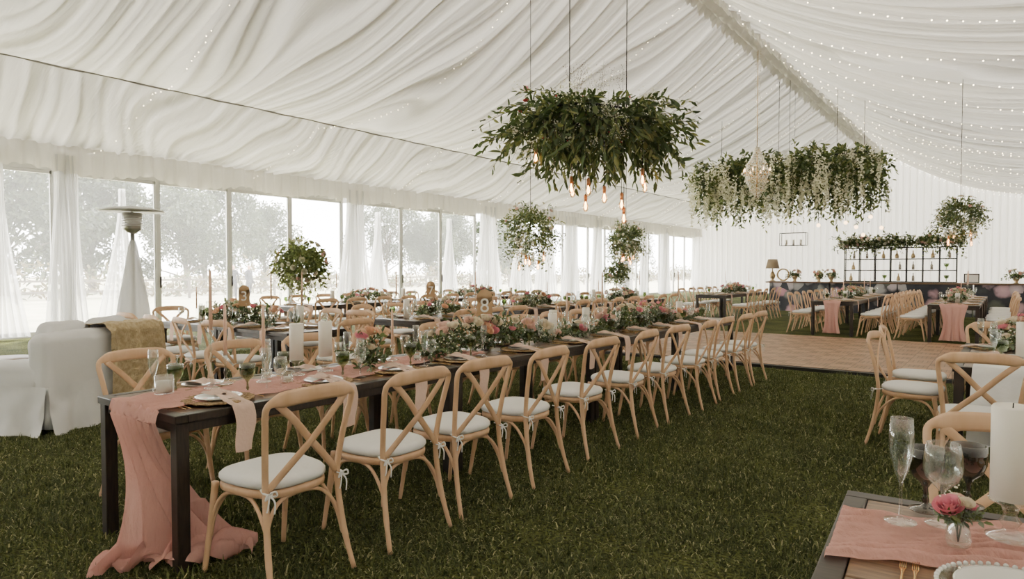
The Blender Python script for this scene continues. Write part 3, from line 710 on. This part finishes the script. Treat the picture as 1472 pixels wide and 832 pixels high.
def sofa():
    mb=MB()
    W,D=1.45,.92
    rbox(mb,(0,0,.22),(D,W,.44),'sofa',.05,sk=1)
    rbox(mb,(D/2-.12,0,.56),(.25,W,.66),'sofa',.09)
    for s in (-1,1): rbox(mb,(-.03,s*(W/2-.10),.40),(D-.08,.21,.50),'sofa',.09)
    rbox(mb,(-.08,0,.50),(D-.32,W-.44,.16),'sofa',.06,.01)
    for s in (-1,1): rbox(mb,(D/2-.31,s*.26,.74),(.2,.50,.46),'sofa',.09,.03)
    def sk(u,v):
        a=u*2*(W+D); hx,hy=D/2+.006,W/2+.006
        if a<W: p=(hx,-hy+a);n=(1,0)
        elif a<W+D: p=(hx-(a-W),hy);n=(0,1)
        elif a<2*W+D: p=(-hx,hy-(a-W-D));n=(-1,0)
        else: p=(-hx+(a-2*W-D),-hy);n=(0,-1)
        f=(.012+.05*v*v)*(1+.5*math.sin(u*90))
        return (p[0]+n[0]*f,p[1]+n[1]*f,.42*(1-v)+.012)
    mb.grid(sk,220,8,'sofa')
    def th(u,v):
        y=-.10+.78*v+.01*math.sin(u*9); w=.020*math.sin(v*16+u*3)+.012*math.sin(v*31)
        s=u*1.35; bx=D/2+.02; top=.905
        z=.10+s*1.25
        if z<top-.03: return (bx+.04+w+.01*(1-s),y,z+.03*math.sin(v*5)*(1-s))
        q=s-(top-.03-.10)/1.25
        if q<.06: return (bx+.02-.02*q/.06,y,top-.02+.04*q/.06+w*.3)
        if q<.34: return (bx-.0-(q-.06),y,top+.022+w*.3)
        return (bx-.29,y,max(.70,top+.02-(q-.34)*.8))
    mb.grid(th,80,50,'throw')
    o=mb.build('slipcovered_sofa',(-7.38,2.62,0),math.radians(26))
    t=bpy.data.textures.new('sofa_folds','CLOUDS'); t.noise_scale=.22
    s=o.modifiers.new('sub','SUBSURF'); s.levels=1; s.render_levels=1
    d=o.modifiers.new('folds','DISPLACE'); d.texture=t; d.strength=.05; d.mid_level=.5
sofa()
mb=MB(); mb.lathe([(.0001,.40),(.32,.40),(.33,.415),(.32,.43),(.0001,.43)],'plank',n=28)
for i in range(3):
    a=i*2.1; mb.tube([(.2*math.cos(a),.2*math.sin(a),.40),(.27*math.cos(a),.27*math.sin(a),0)],.016,'dark',n=8)
mb.build('coffee_table',(-9.3,2.6,0))
mb=MB()
mb.lathe([(.0001,0),(.24,0),(.25,.03),(.24,.06),(.06,.08),(.03,.10),(.03,2.06),(.0001,2.06)],'steel',n=24)
mb.lathe([(.30,.08),(.26,.5),(.19,1.0),(.115,1.45),(.06,1.80),(.035,1.90)],'cover',n=48,fn=lambda a,z:1+.06*math.sin(a*9+z*2))
mb.lathe([(.03,2.00),(.07,2.02),(.12,2.06),(.13,2.08),(.14,2.30),(.13,2.31),(.0001,2.31)],'steel',n=28)
for i in range(5): mb.lathe([(.136,2.11+i*.035),(.144,2.115+i*.035),(.136,2.125+i*.035)],'frame',n=24)
mb.tube([(0,0,2.30),(0,0,2.37)],.015,'steel',n=8)
mb.lathe([(.44,2.33),(.45,2.345),(.42,2.355),(.25,2.39),(.05,2.41),(.0001,2.415)],'frame',n=40)
mb.build('patio_heater',(-10.6,4.6,0))

# ------------------------------------------------------------------ hanging florals
def bulb(mb,x,y,z,ztop,lit=True):
    mb.tube([(x,y,z+.10),(x,y,ztop)],.004,'black',n=5)
    mb.lathe([(.0001,.04),(.017,.04),(.019,.06),(.019,.10),(.008,.115),(.0001,.115)],'copper',(x,y,z),n=12)
    mb.lathe([(.0001,-.075),(.016,-.07),(.030,-.05),(.035,-.025),(.030,.0),(.018,.025),(.014,.045)],'bulbg',(x,y,z),n=14)
    if lit:
        for q in (0,1,2):
            a=q*2.1; mb.tube([(x+.004*math.cos(a),y+.004*math.sin(a),z+.03),(x+.014*math.cos(a),y+.014*math.sin(a),z-.02),(x+.006*math.cos(a),y+.006*math.sin(a),z-.05)],.0022,'filament',n=4)
def cloud1():
    random.seed(101); mb=MB(); L=[]
    ks=['leafA','leafA','leafB','leafA','leafC']
    # ragged outline: lobes of different reach around the hoop
    def lobe(a): return 1+.18*math.sin(2*a+.6)+.14*math.sin(5*a+1.)
    for i in range(260):
        a=U(0,2*pi); r=math.sqrt(random.random())*lobe(a); st=Vector((r*.48*math.cos(a),r*.68*math.sin(a),U(-.12,.22)))
        out=Vector((math.cos(a)*(.4+r),math.sin(a)*(.4+r),U(-.3,.75)*(1.1-r*.45)))
        branch(L,st,out,U(.22,.52)*lobe(a),U(.1,.50),random.randint(8,12),U(.11,.16),U(.036,.052),ks,mb,.45)
    for i in range(32):
        a=U(0,2*pi); st=Vector((.50*math.cos(a),.7*math.sin(a),U(-.1,.2)))
        branch(L,st,(math.cos(a),math.sin(a),U(-.1,.5)),U(.5,.8),U(.1,.5),16,.085,.028,ks,mb,.5)
    for i in range(60):
        a=U(0,2*pi); r=U(.2,1.25); st=Vector((r*.6*math.cos(a),r*.85*math.sin(a),-.10))
        branch(L,st,(U(-.2,.2),U(-.2,.2),-1),U(.15,.50),.05,12,.12,.036,ks,mb,.4)
    for i in range(130):
        a=U(0,2*pi); r=U(.5,1.1); p=Vector((r*.7*math.cos(a),r*.95*math.sin(a),U(-.32,.35)))
        for j in range(30):
            q=p+rdir()*U(.02,.12); L.append((tuple(q),tuple(rdir()),tuple(rdir()),.018,.015,'white_fl'))
    for i in range(16):
        st=Vector((U(-.3,.3),U(-.3,.4),.25)); d=Vector((U(-.4,.4),U(-.4,.4),1)).normalized(); mb.tube([st,st+d*.42],.0012,'stem',n=3)
        for j in range(26): L.append((tuple(st+d*U(.15,.46)+rdir()*.04),tuple(rdir()),tuple(rdir()),.013,.009,'shrub'))
    mb.leaves(L)
    for i in range(16):
        a=U(0,2*pi); mb.sph((.75*math.cos(a)*U(.5,1.),.95*math.sin(a)*U(.5,1.),U(-.3,.25)),.010,'red',8)
    for i in range(6):
        a=U(0,2*pi); rose(mb,(.75*math.cos(a),.95*math.sin(a),U(-.1,.3)),random.choice(['red','rose2','rose3']),.8)
    for s in (-.1,.1): mb.tube([(.45*math.cos(q*pi/12),.65*math.sin(q*pi/12),s) for q in range(25)],.012,'black',n=6,ref=(0,0,1))
    for x,y,z in ((-.46,-.42,-.33),(-.25,-.05,-.62),(-.10,.0,-.82),(.1,.05,-.74),(.2,.25,-.80),(.15,.4,-.94),(.35,.5,-.60),(-.45,.3,-.62),(.05,-.2,-.68),(.42,.3,-.55)): bulb(mb,x,y,z,.1)
    for x,y in ((-.15,-.25),(.15,.45)):
        zt=zceil(-3.55+x,6.2+y)-2.97; mb.tube([(x,y,.1),(x,y,zt)],.006,'black',n=5)
    mb.build('hanging_floral_chandelier',(-3.55,6.2,2.97))
cloud1()
def cloud2():
    random.seed(202); mb=MB(); L=[]; cx,cy,cz=-6.15,23.8,4.3
    ks=['leafA','leafB','leafA','leafC','leafB']
    for i in range(620):
        x=U(-2.75,2.75); y=U(-1.,1.); st=Vector((x,y,U(.1,1.0)))
        out=Vector((U(-.8,.8)+x*.15,y*1.2+U(-.6,.6),U(-.5,.9)))
        branch(L,st,out,U(.4,.75),U(.1,.6),12,U(.16,.24),U(.07,.10),ks,None,.6)
    for i in range(230):
        x=U(-2.85,2.95); y=U(-1.15,1.1); branch(L,(x,y,U(-.1,.5)),(U(-.25,.25),U(-.25,.25),-1),U(.5,1.35),.1,15,.18,.07,ks,None,.6)
    for i in range(230):
        x=U(-2.9,3.0); y=random.choice((U(-1.55,-.9),U(-1.5,-.9),U(-1.,1.))); wist(L,(x,y,U(-.3,1.0)),U(.5,1.3),.07,50,.10)
    mb.leaves(L)
    for s in (0.3,.8): mb.tube([(-2.6,-.8,s),(2.6,-.8,s),(2.6,.8,s),(-2.6,.8,s),(-2.6,-.8,s)],.02,'black',n=4)
    for x,y in ((-2.2,0),(-.2,-.1),(.1,.1),(1.6,0),(2.4,0)): mb.tube([(x,y,.5),(x,y,zceil(cx+x,cy+y)-cz)],.009,'black',n=4)
    for x,z in ((2.0,-1.35),(2.3,-1.5),(2.7,-1.2),(1.2,-1.4),(3.0,-1.55),(2.5,-1.75)):
        mb.tube([(x,-.6,z),(x,-.6,.3)],.008,'black',n=4); mb.sph((x,-.6,z),.06,'filamentS',8)
    mb.build('hanging_wisteria_installation',(cx,cy,cz))
cloud2()
def ballfl(name,x,y,z,r,seed,hang=True,nb=240,wi=14,stand=None,ll=.07,ks=['leafA','leafB','leafB','leafC','leafE']):
    random.seed(seed); mb=MB(); L=[]
    for i in range(nb):
        d=rdir(.15); st=d*(r*.35); branch(L,st,(d.x,d.y,d.z*.8),r*U(.45,.8),r*U(.05,.4),10,ll*U(.8,1.2),ll*.42,ks,None,.6)
    for i in range(wi):
        d=rdir(); wist(L,(d.x*r*.6,d.y*r*.6,-r*.1),r*U(.6,1.),.04,60/r*.5,.05)
    mb.leaves(L)
    for i in range(int(nb*.12)):
        d=rdir(.2); rose(mb,tuple(d*r*.85),random.choice(['rose3','rose4','white_fl','white_fl']),U(.7,1.1),d)
    if hang:
        mb.tube([(0,0,0),(0,0,zceil(x,y)-z)],.006,'black',n=5)
        for i in range(5):
            a=U(0,6); bx,by=r*.4*math.cos(a),r*.4*math.sin(a); zz=-r*U(.75,1.15)
            bulb(mb,bx,by,zz,0)
    if stand is not None:
        mb.tube([(0,0,0),(0,0,stand-z+.02)],.012,'gold',n=8); mb.lathe([(.0001,0),(.11,0),(.11,.015),(.02,.03),(.0001,.03)],'gold',(0,0,stand-z),n=20)
    mb.build(name,(x,y,z))
ballfl('hanging_flower_cluster',-6.95,9.85,2.18,.62,301)
ballfl('hanging_flower_cluster',-7.0,13.7,2.14,.48,302)
ballfl('hanging_flower_cluster',-.85,17.3,2.62,.52,303)
ballfl('flower_pedestal_arrangement',-6.85,4.9,1.53,.33,304,False,340,0,.762,.055,['leafB','leafL','leafL','leafC'])
ballfl('flower_pedestal_arrangement',-8.55,16.2,1.42,.4,305,False,200,3,0)
def chand():
    random.seed(9); mb=MB()
    def bead(p,r,k='cryst'):
        x,y,z=p; mb.add([(x+r,y,z),(x,y+r,z),(x-r,y,z),(x,y-r,z),(x,y,z+r*1.3),(x,y,z-r*1.3)],[[0,1,4],[1,2,4],[2,3,4],[3,0,4],[1,0,5],[2,1,5],[3,2,5],[0,3,5]],k,False)
    prof=[(.08,.75),(.30,.25),(.42,.0),(.30,-.18),(.34,-.22),(.20,-.5),(.05,-.75)]
    for r,z in prof[1:6]:
        mb.tube([(r*math.cos(q*pi/12),r*math.sin(q*pi/12),z) for q in range(25)],.008,'gold',n=5,ref=(0,0,1))
    for i in range(28):
        a=2*pi*i/28
        for s in range(len(prof)-1):
            (r0,z0),(r1,z1)=prof[s],prof[s+1]; n=max(2,int(math.hypot(r1-r0,z1-z0)/.05))
            for j in range(n):
                t=j/n; sg=-.05*math.sin(pi*t); bead(((r0+(r1-r0)*t+sg)*math.cos(a),(r0+(r1-r0)*t+sg)*math.sin(a),z0+(z1-z0)*t),.021,random.choice(('cryst','crystw')))
    for i in range(8):
        a=2*pi*i/8; mb.tube([(0.1*math.cos(a),.1*math.sin(a),-.1),(.38*math.cos(a),.38*math.sin(a),.05)],.01,'gold',n=5); mb.lathe([(.0001,.05),(.02,.06),(.018,.1),(.0001,.16)],'filamentS',(.38*math.cos(a),.38*math.sin(a),0),n=8)
    zt=ZR-.3-4.3
    for x in (-.05,.06):
        for j in range(int((zt-.75)/.07)): bead((x+.02*math.sin(j),0,.75+j*.07),.022,random.choice(('cryst','crystw')))
    mb.tube([(0,0,.7),(0,0,zt)],.01,'gold',n=5); mb.tube([(0,0,-.7),(0,0,.75)],.02,'gold',n=6)
    mb.build('crystal_chandelier',(XRIDGE,20.1,4.3))
chand()
mb=MB(); random.seed(4)
def oct_(p,r):
    x,y,z=p; mb.add([(x+r,y,z),(x,y+r,z),(x-r,y,z),(x,y-r,z),(x,y,z+r),(x,y,z-r)],[[0,1,4],[1,2,4],[2,3,4],[3,0,4],[1,0,5],[2,1,5],[3,2,5],[0,3,5]],'fairy',False)
for k in range(20):
    y0=-.6+k*2.25
    for sd in (-1,1):
        n=60 if sd<0 else 46; span=(XRIDGE-XL-.6) if sd<0 else (XR-XRIDGE-.7); pts=[]
        for i in range(n+1):
            t=i/n; x=XRIDGE+sd*(.3+span*t); y=y0+.35*math.sin(pi*t*2+k)+U(-.04,.04)
            z=zceil(x,y)-.17; pts.append((x,y,z))
            if sd>0 and random.random()<.85: oct_((x,y,z-.01),.012+.004*random.random())
            if sd<0 and k%2==1 and random.random()<.7: oct_((x,y,z-.01),.008+.003*random.random())
        if k<14 and (sd>0 or k%2==1): mb.tube(pts,.002,'ruffle',n=3,cap=False)
mb.build('fairy_lights')

# ------------------------------------------------------------------ bar
def barmat():
    m,nt,o=newmat('floral_bar_front'); b=nt.nodes.new('ShaderNodeBsdfPrincipled'); b.inputs['Roughness'].default_value=.6
    tc=nt.nodes.new('ShaderNodeTexCoord'); v=nt.nodes.new('ShaderNodeTexVoronoi'); v.inputs['Scale'].default_value=3.2
    nz=nt.nodes.new('ShaderNodeTexNoise'); nz.inputs['Scale'].default_value=6
    mx0=nt.nodes.new('ShaderNodeMix'); mx0.data_type='RGBA'; mx0.inputs[0].default_value=.12
    nt.links.new(tc.outputs['Object'],nz.inputs[0]); nt.links.new(tc.outputs['Object'],mx0.inputs[6]); nt.links.new(nz.outputs['Color'],mx0.inputs[7]); nt.links.new(mx0.outputs[2],v.inputs[0])
    r=nt.nodes.new('ShaderNodeValToRGB'); e=r.color_ramp.elements; e[0].position=.0; e[0].color=(1,1,1,1); e[1].position=.7; e[1].color=(0,0,0,1); e2=e.new(.45); e2.color=(.7,.7,.7,1)
    nt.links.new(v.outputs['Distance'],r.inputs[0])
    r2=nt.nodes.new('ShaderNodeValToRGB'); e=r2.color_ramp.elements; e[0].color=(.03,.035,.05,1); e[0].position=.3; e[1].color=(.65,.33,.40,1); e3=e.new(.42); e3.color=(.14,.15,.12,1); e4=e.new(.65); e4.color=(.6,.57,.59,1)
    sp=nt.nodes.new('ShaderNodeSeparateColor'); nt.links.new(v.outputs['Color'],sp.inputs[0]); nt.links.new(sp.outputs[0],r2.inputs[0])
    mx=nt.nodes.new('ShaderNodeMix'); mx.data_type='RGBA'; mx.inputs[6].default_value=(.016,.018,.028,1); nt.links.new(r.outputs[0],mx.inputs[0]); nt.links.new(r2.outputs[0],mx.inputs[7]); nt.links.new(mx.outputs[2],b.inputs[0]); nt.links.new(b.outputs[0],o.inputs[0]); M['barf']=m
barmat()
mb=MB()
for i in range(5): mb.box((-5.9+i*2.02,25,.5),(1.98,.6,1.0),'barf')
mb.box((-1.86,25,1.02),(10.3,.7,.05),'plank'); mb.build('bar_counter',bevel=.006)
mb=MB(); x0,x1,zb,zt=-4.5,-1.3,1.05,2.2
nx=7
for i in range(nx+1):
    x=x0+(x1-x0)*i/nx
    for y in (25.05,25.3): mb.box((x,y,(zb+zt)/2),(.03,.03,zt-zb),'black')
for j in range(4):
    z=zb+.015+(zt-zb-.03)*j/3; mb.box(((x0+x1)/2,25.05,z),(x1-x0,.03,.03),'black'); mb.box(((x0+x1)/2,25.3,z),(x1-x0,.03,.03),'black'); mb.box(((x0+x1)/2,25.175,z),(x1-x0,.22,.012),'glass')
mb.build('bar_shelving_frame')
random.seed(55)
VP=[[(.0001,0),(.05,0),(.06,.05),(.05,.12),(.02,.17),(.02,.24),(.028,.25),(.0001,.25)],[(.0001,0),(.04,0),(.04,.14),(.015,.19),(.013,.27),(.0001,.27)],[(.0001,0),(.03,0),(.012,.03),(.012,.07),(.06,.12),(.08,.2),(.075,.2),(.05,.13),(.0001,.1)]]
VM=[]
for pr,k in zip(VP,('terr','smoke','green')):
    m=MB(); m.lathe(pr,k,n=16); VM.append(m.mesh('vase'))
nm=['brass_vase','bottle','glass_compote']
for i in range(7):
    for j in range(3):
        if random.random()<.8:
            q=random.randint(0,2); inst(nm[q],VM[q],(x0+(x1-x0)*(i+.5)/7+U(-.06,.06),25.17,zb+.04+(zt-zb-.03)*j/3))
def greens(name,x0,x1,y,z,n,seed,fl=True,hgt=.4):
    random.seed(seed); mb=MB(); L=[]
    for i in range(n):
        branch(L,(U(x0,x1),y+U(-.1,.1),z+U(0,.15)),(U(-.8,.8),U(-.8,.5),U(-.2,1)),U(.2,hgt),U(.05,.25),11,.11,.045,['leafA','leafB','leafA','leafC'],None,.6)
    mb.leaves(L)
    if fl:
        for i in range(n//5): rose(mb,(U(x0,x1),y+U(-.25,0),z+U(0,.3)),random.choice(['rose3','rose4','white_fl']),U(1.2,2.2))
    return mb.build(name)
greens('shelf_top_garland',-4.7,-1.1,25.17,2.24,330,61,hgt=.6)
for i,(x,h) in enumerate(((-6.1,.3),(.2,.45),(-5.3,.25),(-4.9,.3))):
    random.seed(70+i); mb=MB(); L=[]; mb.lathe([(.0001,0),(.07,0),(.04,.04),(.09,.14),(.11,.22),(.1,.22),(.0001,.12)],'terr',n=18)
    for q in range(26): branch(L,(0,0,.2),(U(-1,1),U(-1,1),U(0,1)),U(.15,h),.1,10,.09,.04,['leafB','leafA','leafE'],None,.6)
    mb.leaves(L)
    for q in range(7): d=rdir(.8); rose(mb,(d.x*.2,d.y*.2,.28+abs(d.z)*.12),random.choice(['rose3','rose4','white_fl']),1.5,d)
    mb.build('flower_urn',(x,25,1.045))
mb=MB(); mb.lathe([(.0001,0),(.10,0),(.10,.02),(.04,.05),(.09,.14),(.10,.22),(.05,.33),(.02,.36),(.02,.5),(.0001,.5)],'terr',n=20); mb.lathe([(.24,.46),(.16,.80)],'shade',n=32); mb.build('table_lamp',(-6.85,24.95,1.045))
mb=MB()
for k in range(18):
    a0,a1=2*pi*k/18,2*pi*(k+1)/18; mb.tube([(.2*math.cos(a0),0,.2+.2*math.sin(a0)),(.2*math.cos(a1),0,.2+.2*math.sin(a1))],.03,'terr',n=6)
mb.lathe([(.0001,-.03),(.1,-.03),(.08,.0),(.0001,.0)],'terr',n=12); mb.build('round_ornament',(-6.45,24.85,1.085))
for x in (-.9,.75):
    mb=MB(); mb.box((0,0,.15),(.4,.03,.28),'black'); mb.box((0,-.018,.15),(.34,.01,.22),'signw'); mb.build('framed_sign',(x,24.9,1.045))
mb=MB(); a=.45; b=.28
for z in (0,.45):
    for s in (-1,1): mb.box((0,s*b/2,z),(a*2,.02,.02),'black'); mb.box((s*a,0,z),(.02,b,.02),'black')
for sx in (-1,1):
    for sy in (-1,1): mb.box((sx*a,sy*b/2,.225),(.02,.02,.45),'black')
for x in (-.25,0,.25): mb.lathe([(.0001,0),(.035,0),(.035,.2),(.0001,.2)],'wax',(x,0,.01),n=12)
mb.tube([(0,0,.45),(0,0,zceil(-6.3,25.6)-2.35)],.006,'black',n=4); mb.box((0,0,.005),(.9,.1,.01),'black'); mb.build('hanging_candle_lantern',(-6.3,25.6,2.35))

# ------------------------------------------------------------------ outside
def treemesh(seed,h,w):
    random.seed(seed); mb=MB(); L=[]
    mb.tube(cr([(0,0,-.1),(.05,0,h*.2),(-.05,.1,h*.45),(0,0,h*.75)],4),[.22,.16,.1,.04],'bark',n=8)
    blobs=[]
    for i in range(26):
        a=U(0,2*pi); z=U(.22,.95); rr=w*math.sqrt(max(.05,1-((z-.5)/.52)**2))*math.sqrt(random.random())
        c=Vector((rr*math.cos(a),rr*math.sin(a),z*h)); blobs.append(c)
        mb.tube(cr([(0,0,h*z*.5),(c.x*.5,c.y*.5,h*z*.8),tuple(c)],3),[.07,.02],'bark',n=5)
    for c in blobs:
        R=U(.7,1.25)*w*.36
        for j in range(330):
            d=rdir(); p=c+d*R*(random.random()**.4); L.append((tuple(p),tuple(rdir(-.3)),tuple(rdir(.8)),U(.2,.36),U(.1,.17),random.choice(('treeA','treeA','treeB'))))
    mb.leaves(L); return mb.mesh('tree')
TR=[treemesh(1,7.5,3.2),treemesh(2,8.5,3.6),treemesh(3,6.5,3.0)]
random.seed(91)
for X,Y in [(-46,13),(-50,19),(-47,24),(-52,28),(-48,44),(-46,48),(-50,55),(-45,60),(-52,66),(-46,-2),(-52,3),(-56,36),(-60,80),(-50,100)]:
    inst('tree',random.choice(TR),(X,Y,0),U(0,6),U(.85,1.25))
mb=MB();L=[];random.seed(8)
for i in range(9000):
    y=U(-30,110); top=1.3+.5*math.sin(y*.6)+.4*math.sin(y*1.7); L.append(((-40+U(-1.2,1.2)+2*math.sin(y*.1),y,U(0,max(.5,top))),tuple(rdir(.5)),tuple(rdir()),U(.25,.5),U(.1,.2),random.choice(('shrub','treeB','shrub'))))
mb.leaves(L); mb.build('shrub_border')
mb=MB()
for i in range(46):
    y=-20+i*2.5; mb.box((-34,y,.55),(.1,.1,1.1),'bark')
for z in (.45,.95): mb.box((-34,36,z),(.05,115,.09),'bark')
mb.build('paddock_fence')
def person(x,y,rz,jack,trou,hair):
    m,nt,o=newmat('person_clothing'); b=nt.nodes.new('ShaderNodeBsdfPrincipled'); b.inputs['Roughness'].default_value=.8
    tc=nt.nodes.new('ShaderNodeTexCoord'); sx=nt.nodes.new('ShaderNodeSeparateXYZ'); nt.links.new(tc.outputs['Object'],sx.inputs[0])
    dv=nt.nodes.new('ShaderNodeMath'); dv.operation='DIVIDE'; dv.inputs[1].default_value=1.8; nt.links.new(sx.outputs[2],dv.inputs[0])
    r=nt.nodes.new('ShaderNodeValToRGB'); r.color_ramp.interpolation='CONSTANT'; e=r.color_ramp.elements
    e[0].color=(.02,.02,.02,1); e[1].position=.05; e[1].color=(*trou,1)
    q=e.new(.53); q.color=(*jack,1); q=e.new(.835); q.color=(.55,.33,.24,1); q=e.new(.945); q.color=(*hair,1)
    nt.links.new(dv.outputs[0],r.inputs[0]); nt.links.new(r.outputs[0],b.inputs[0]); nt.links.new(b.outputs[0],o.inputs[0])
    V=[(0,0,.95),(0,.01,1.15),(0,0,1.38),(0,0,1.50),(0,.015,1.58),(0,.02,1.70),
       (.10,0,.90),(.11,.06,.50),(.11,-.02,.09),(.12,.11,.04),(-.10,0,.90),(-.11,-.05,.50),(-.11,-.16,.10),(-.12,-.04,.04),
       (.17,0,1.40),(.23,.0,1.13),(.22,.16,.98),(.22,.24,.93),(-.17,0,1.40),(-.23,-.03,1.13),(-.22,.08,.90),(-.22,.14,.83)]
    E=[(0,1),(1,2),(2,3),(3,4),(4,5),(0,6),(6,7),(7,8),(8,9),(0,10),(10,11),(11,12),(12,13),(2,14),(14,15),(15,16),(16,17),(2,18),(18,19),(19,20),(20,21)]
    Rr=[.14,.125,.14,.055,.085,.08,.095,.065,.045,.035,.095,.065,.045,.035,.06,.045,.035,.03,.06,.045,.035,.03]
    me=bpy.data.meshes.new('person'); me.from_pydata(V,E,[]); ob=bpy.data.objects.new('person',me); C.objects.link(ob)
    ob.modifiers.new('skin','SKIN'); ob.modifiers.new('sub','SUBSURF').render_levels=2; me.materials.append(m)
    for i,rr in enumerate(Rr): me.skin_vertices[0].data[i].radius=(rr*(1.15 if i<3 else 1),rr*(.8 if i<3 else 1))
    me.skin_vertices[0].data[0].use_root=True
    ob.location=(x,y,-.03); ob.rotation_euler=(0,0,rz)
person(-28.55,16.75,1.,(.02,.02,.03),(.02,.02,.03),(.03,.02,.01)); person(-27.6,16.95,-1.2,(.04,.04,.05),(.02,.02,.03),(.03,.02,.01))

# ------------------------------------------------------------------ light
w=bpy.data.worlds.new('overcast_sky'); bpy.context.scene.world=w; w.use_nodes=True; nt=w.node_tree
bg=nt.nodes['Background']; bg.inputs[0].default_value=(1,.985,.955,1); bg.inputs[1].default_value=19.
sl=bpy.data.lights.new('sun','SUN'); sl.energy=20; sl.angle=.05; sl.color=(1,.93,.82); so=bpy.data.objects.new('sun',sl); C.objects.link(so)
so.rotation_euler=Vector((.35,-.35,-1)).to_track_quat('-Z','Y').to_euler()
try:
    bpy.context.scene.view_settings.view_transform='AgX'
    bpy.context.scene.view_settings.look='AgX - Base Contrast'
except Exception as e: print(e)
# ------------------------------------------------------------------ camera
cam=bpy.data.cameras.new('camera'); cam.lens=953/1472*36; cam.sensor_width=36; co=bpy.data.objects.new('camera',cam); C.objects.link(co)
co.location=(0,0,1.45); co.rotation_euler=(math.radians(90-1.68),0,math.radians(36.8)); cam.clip_end=500
bpy.context.scene.camera=co
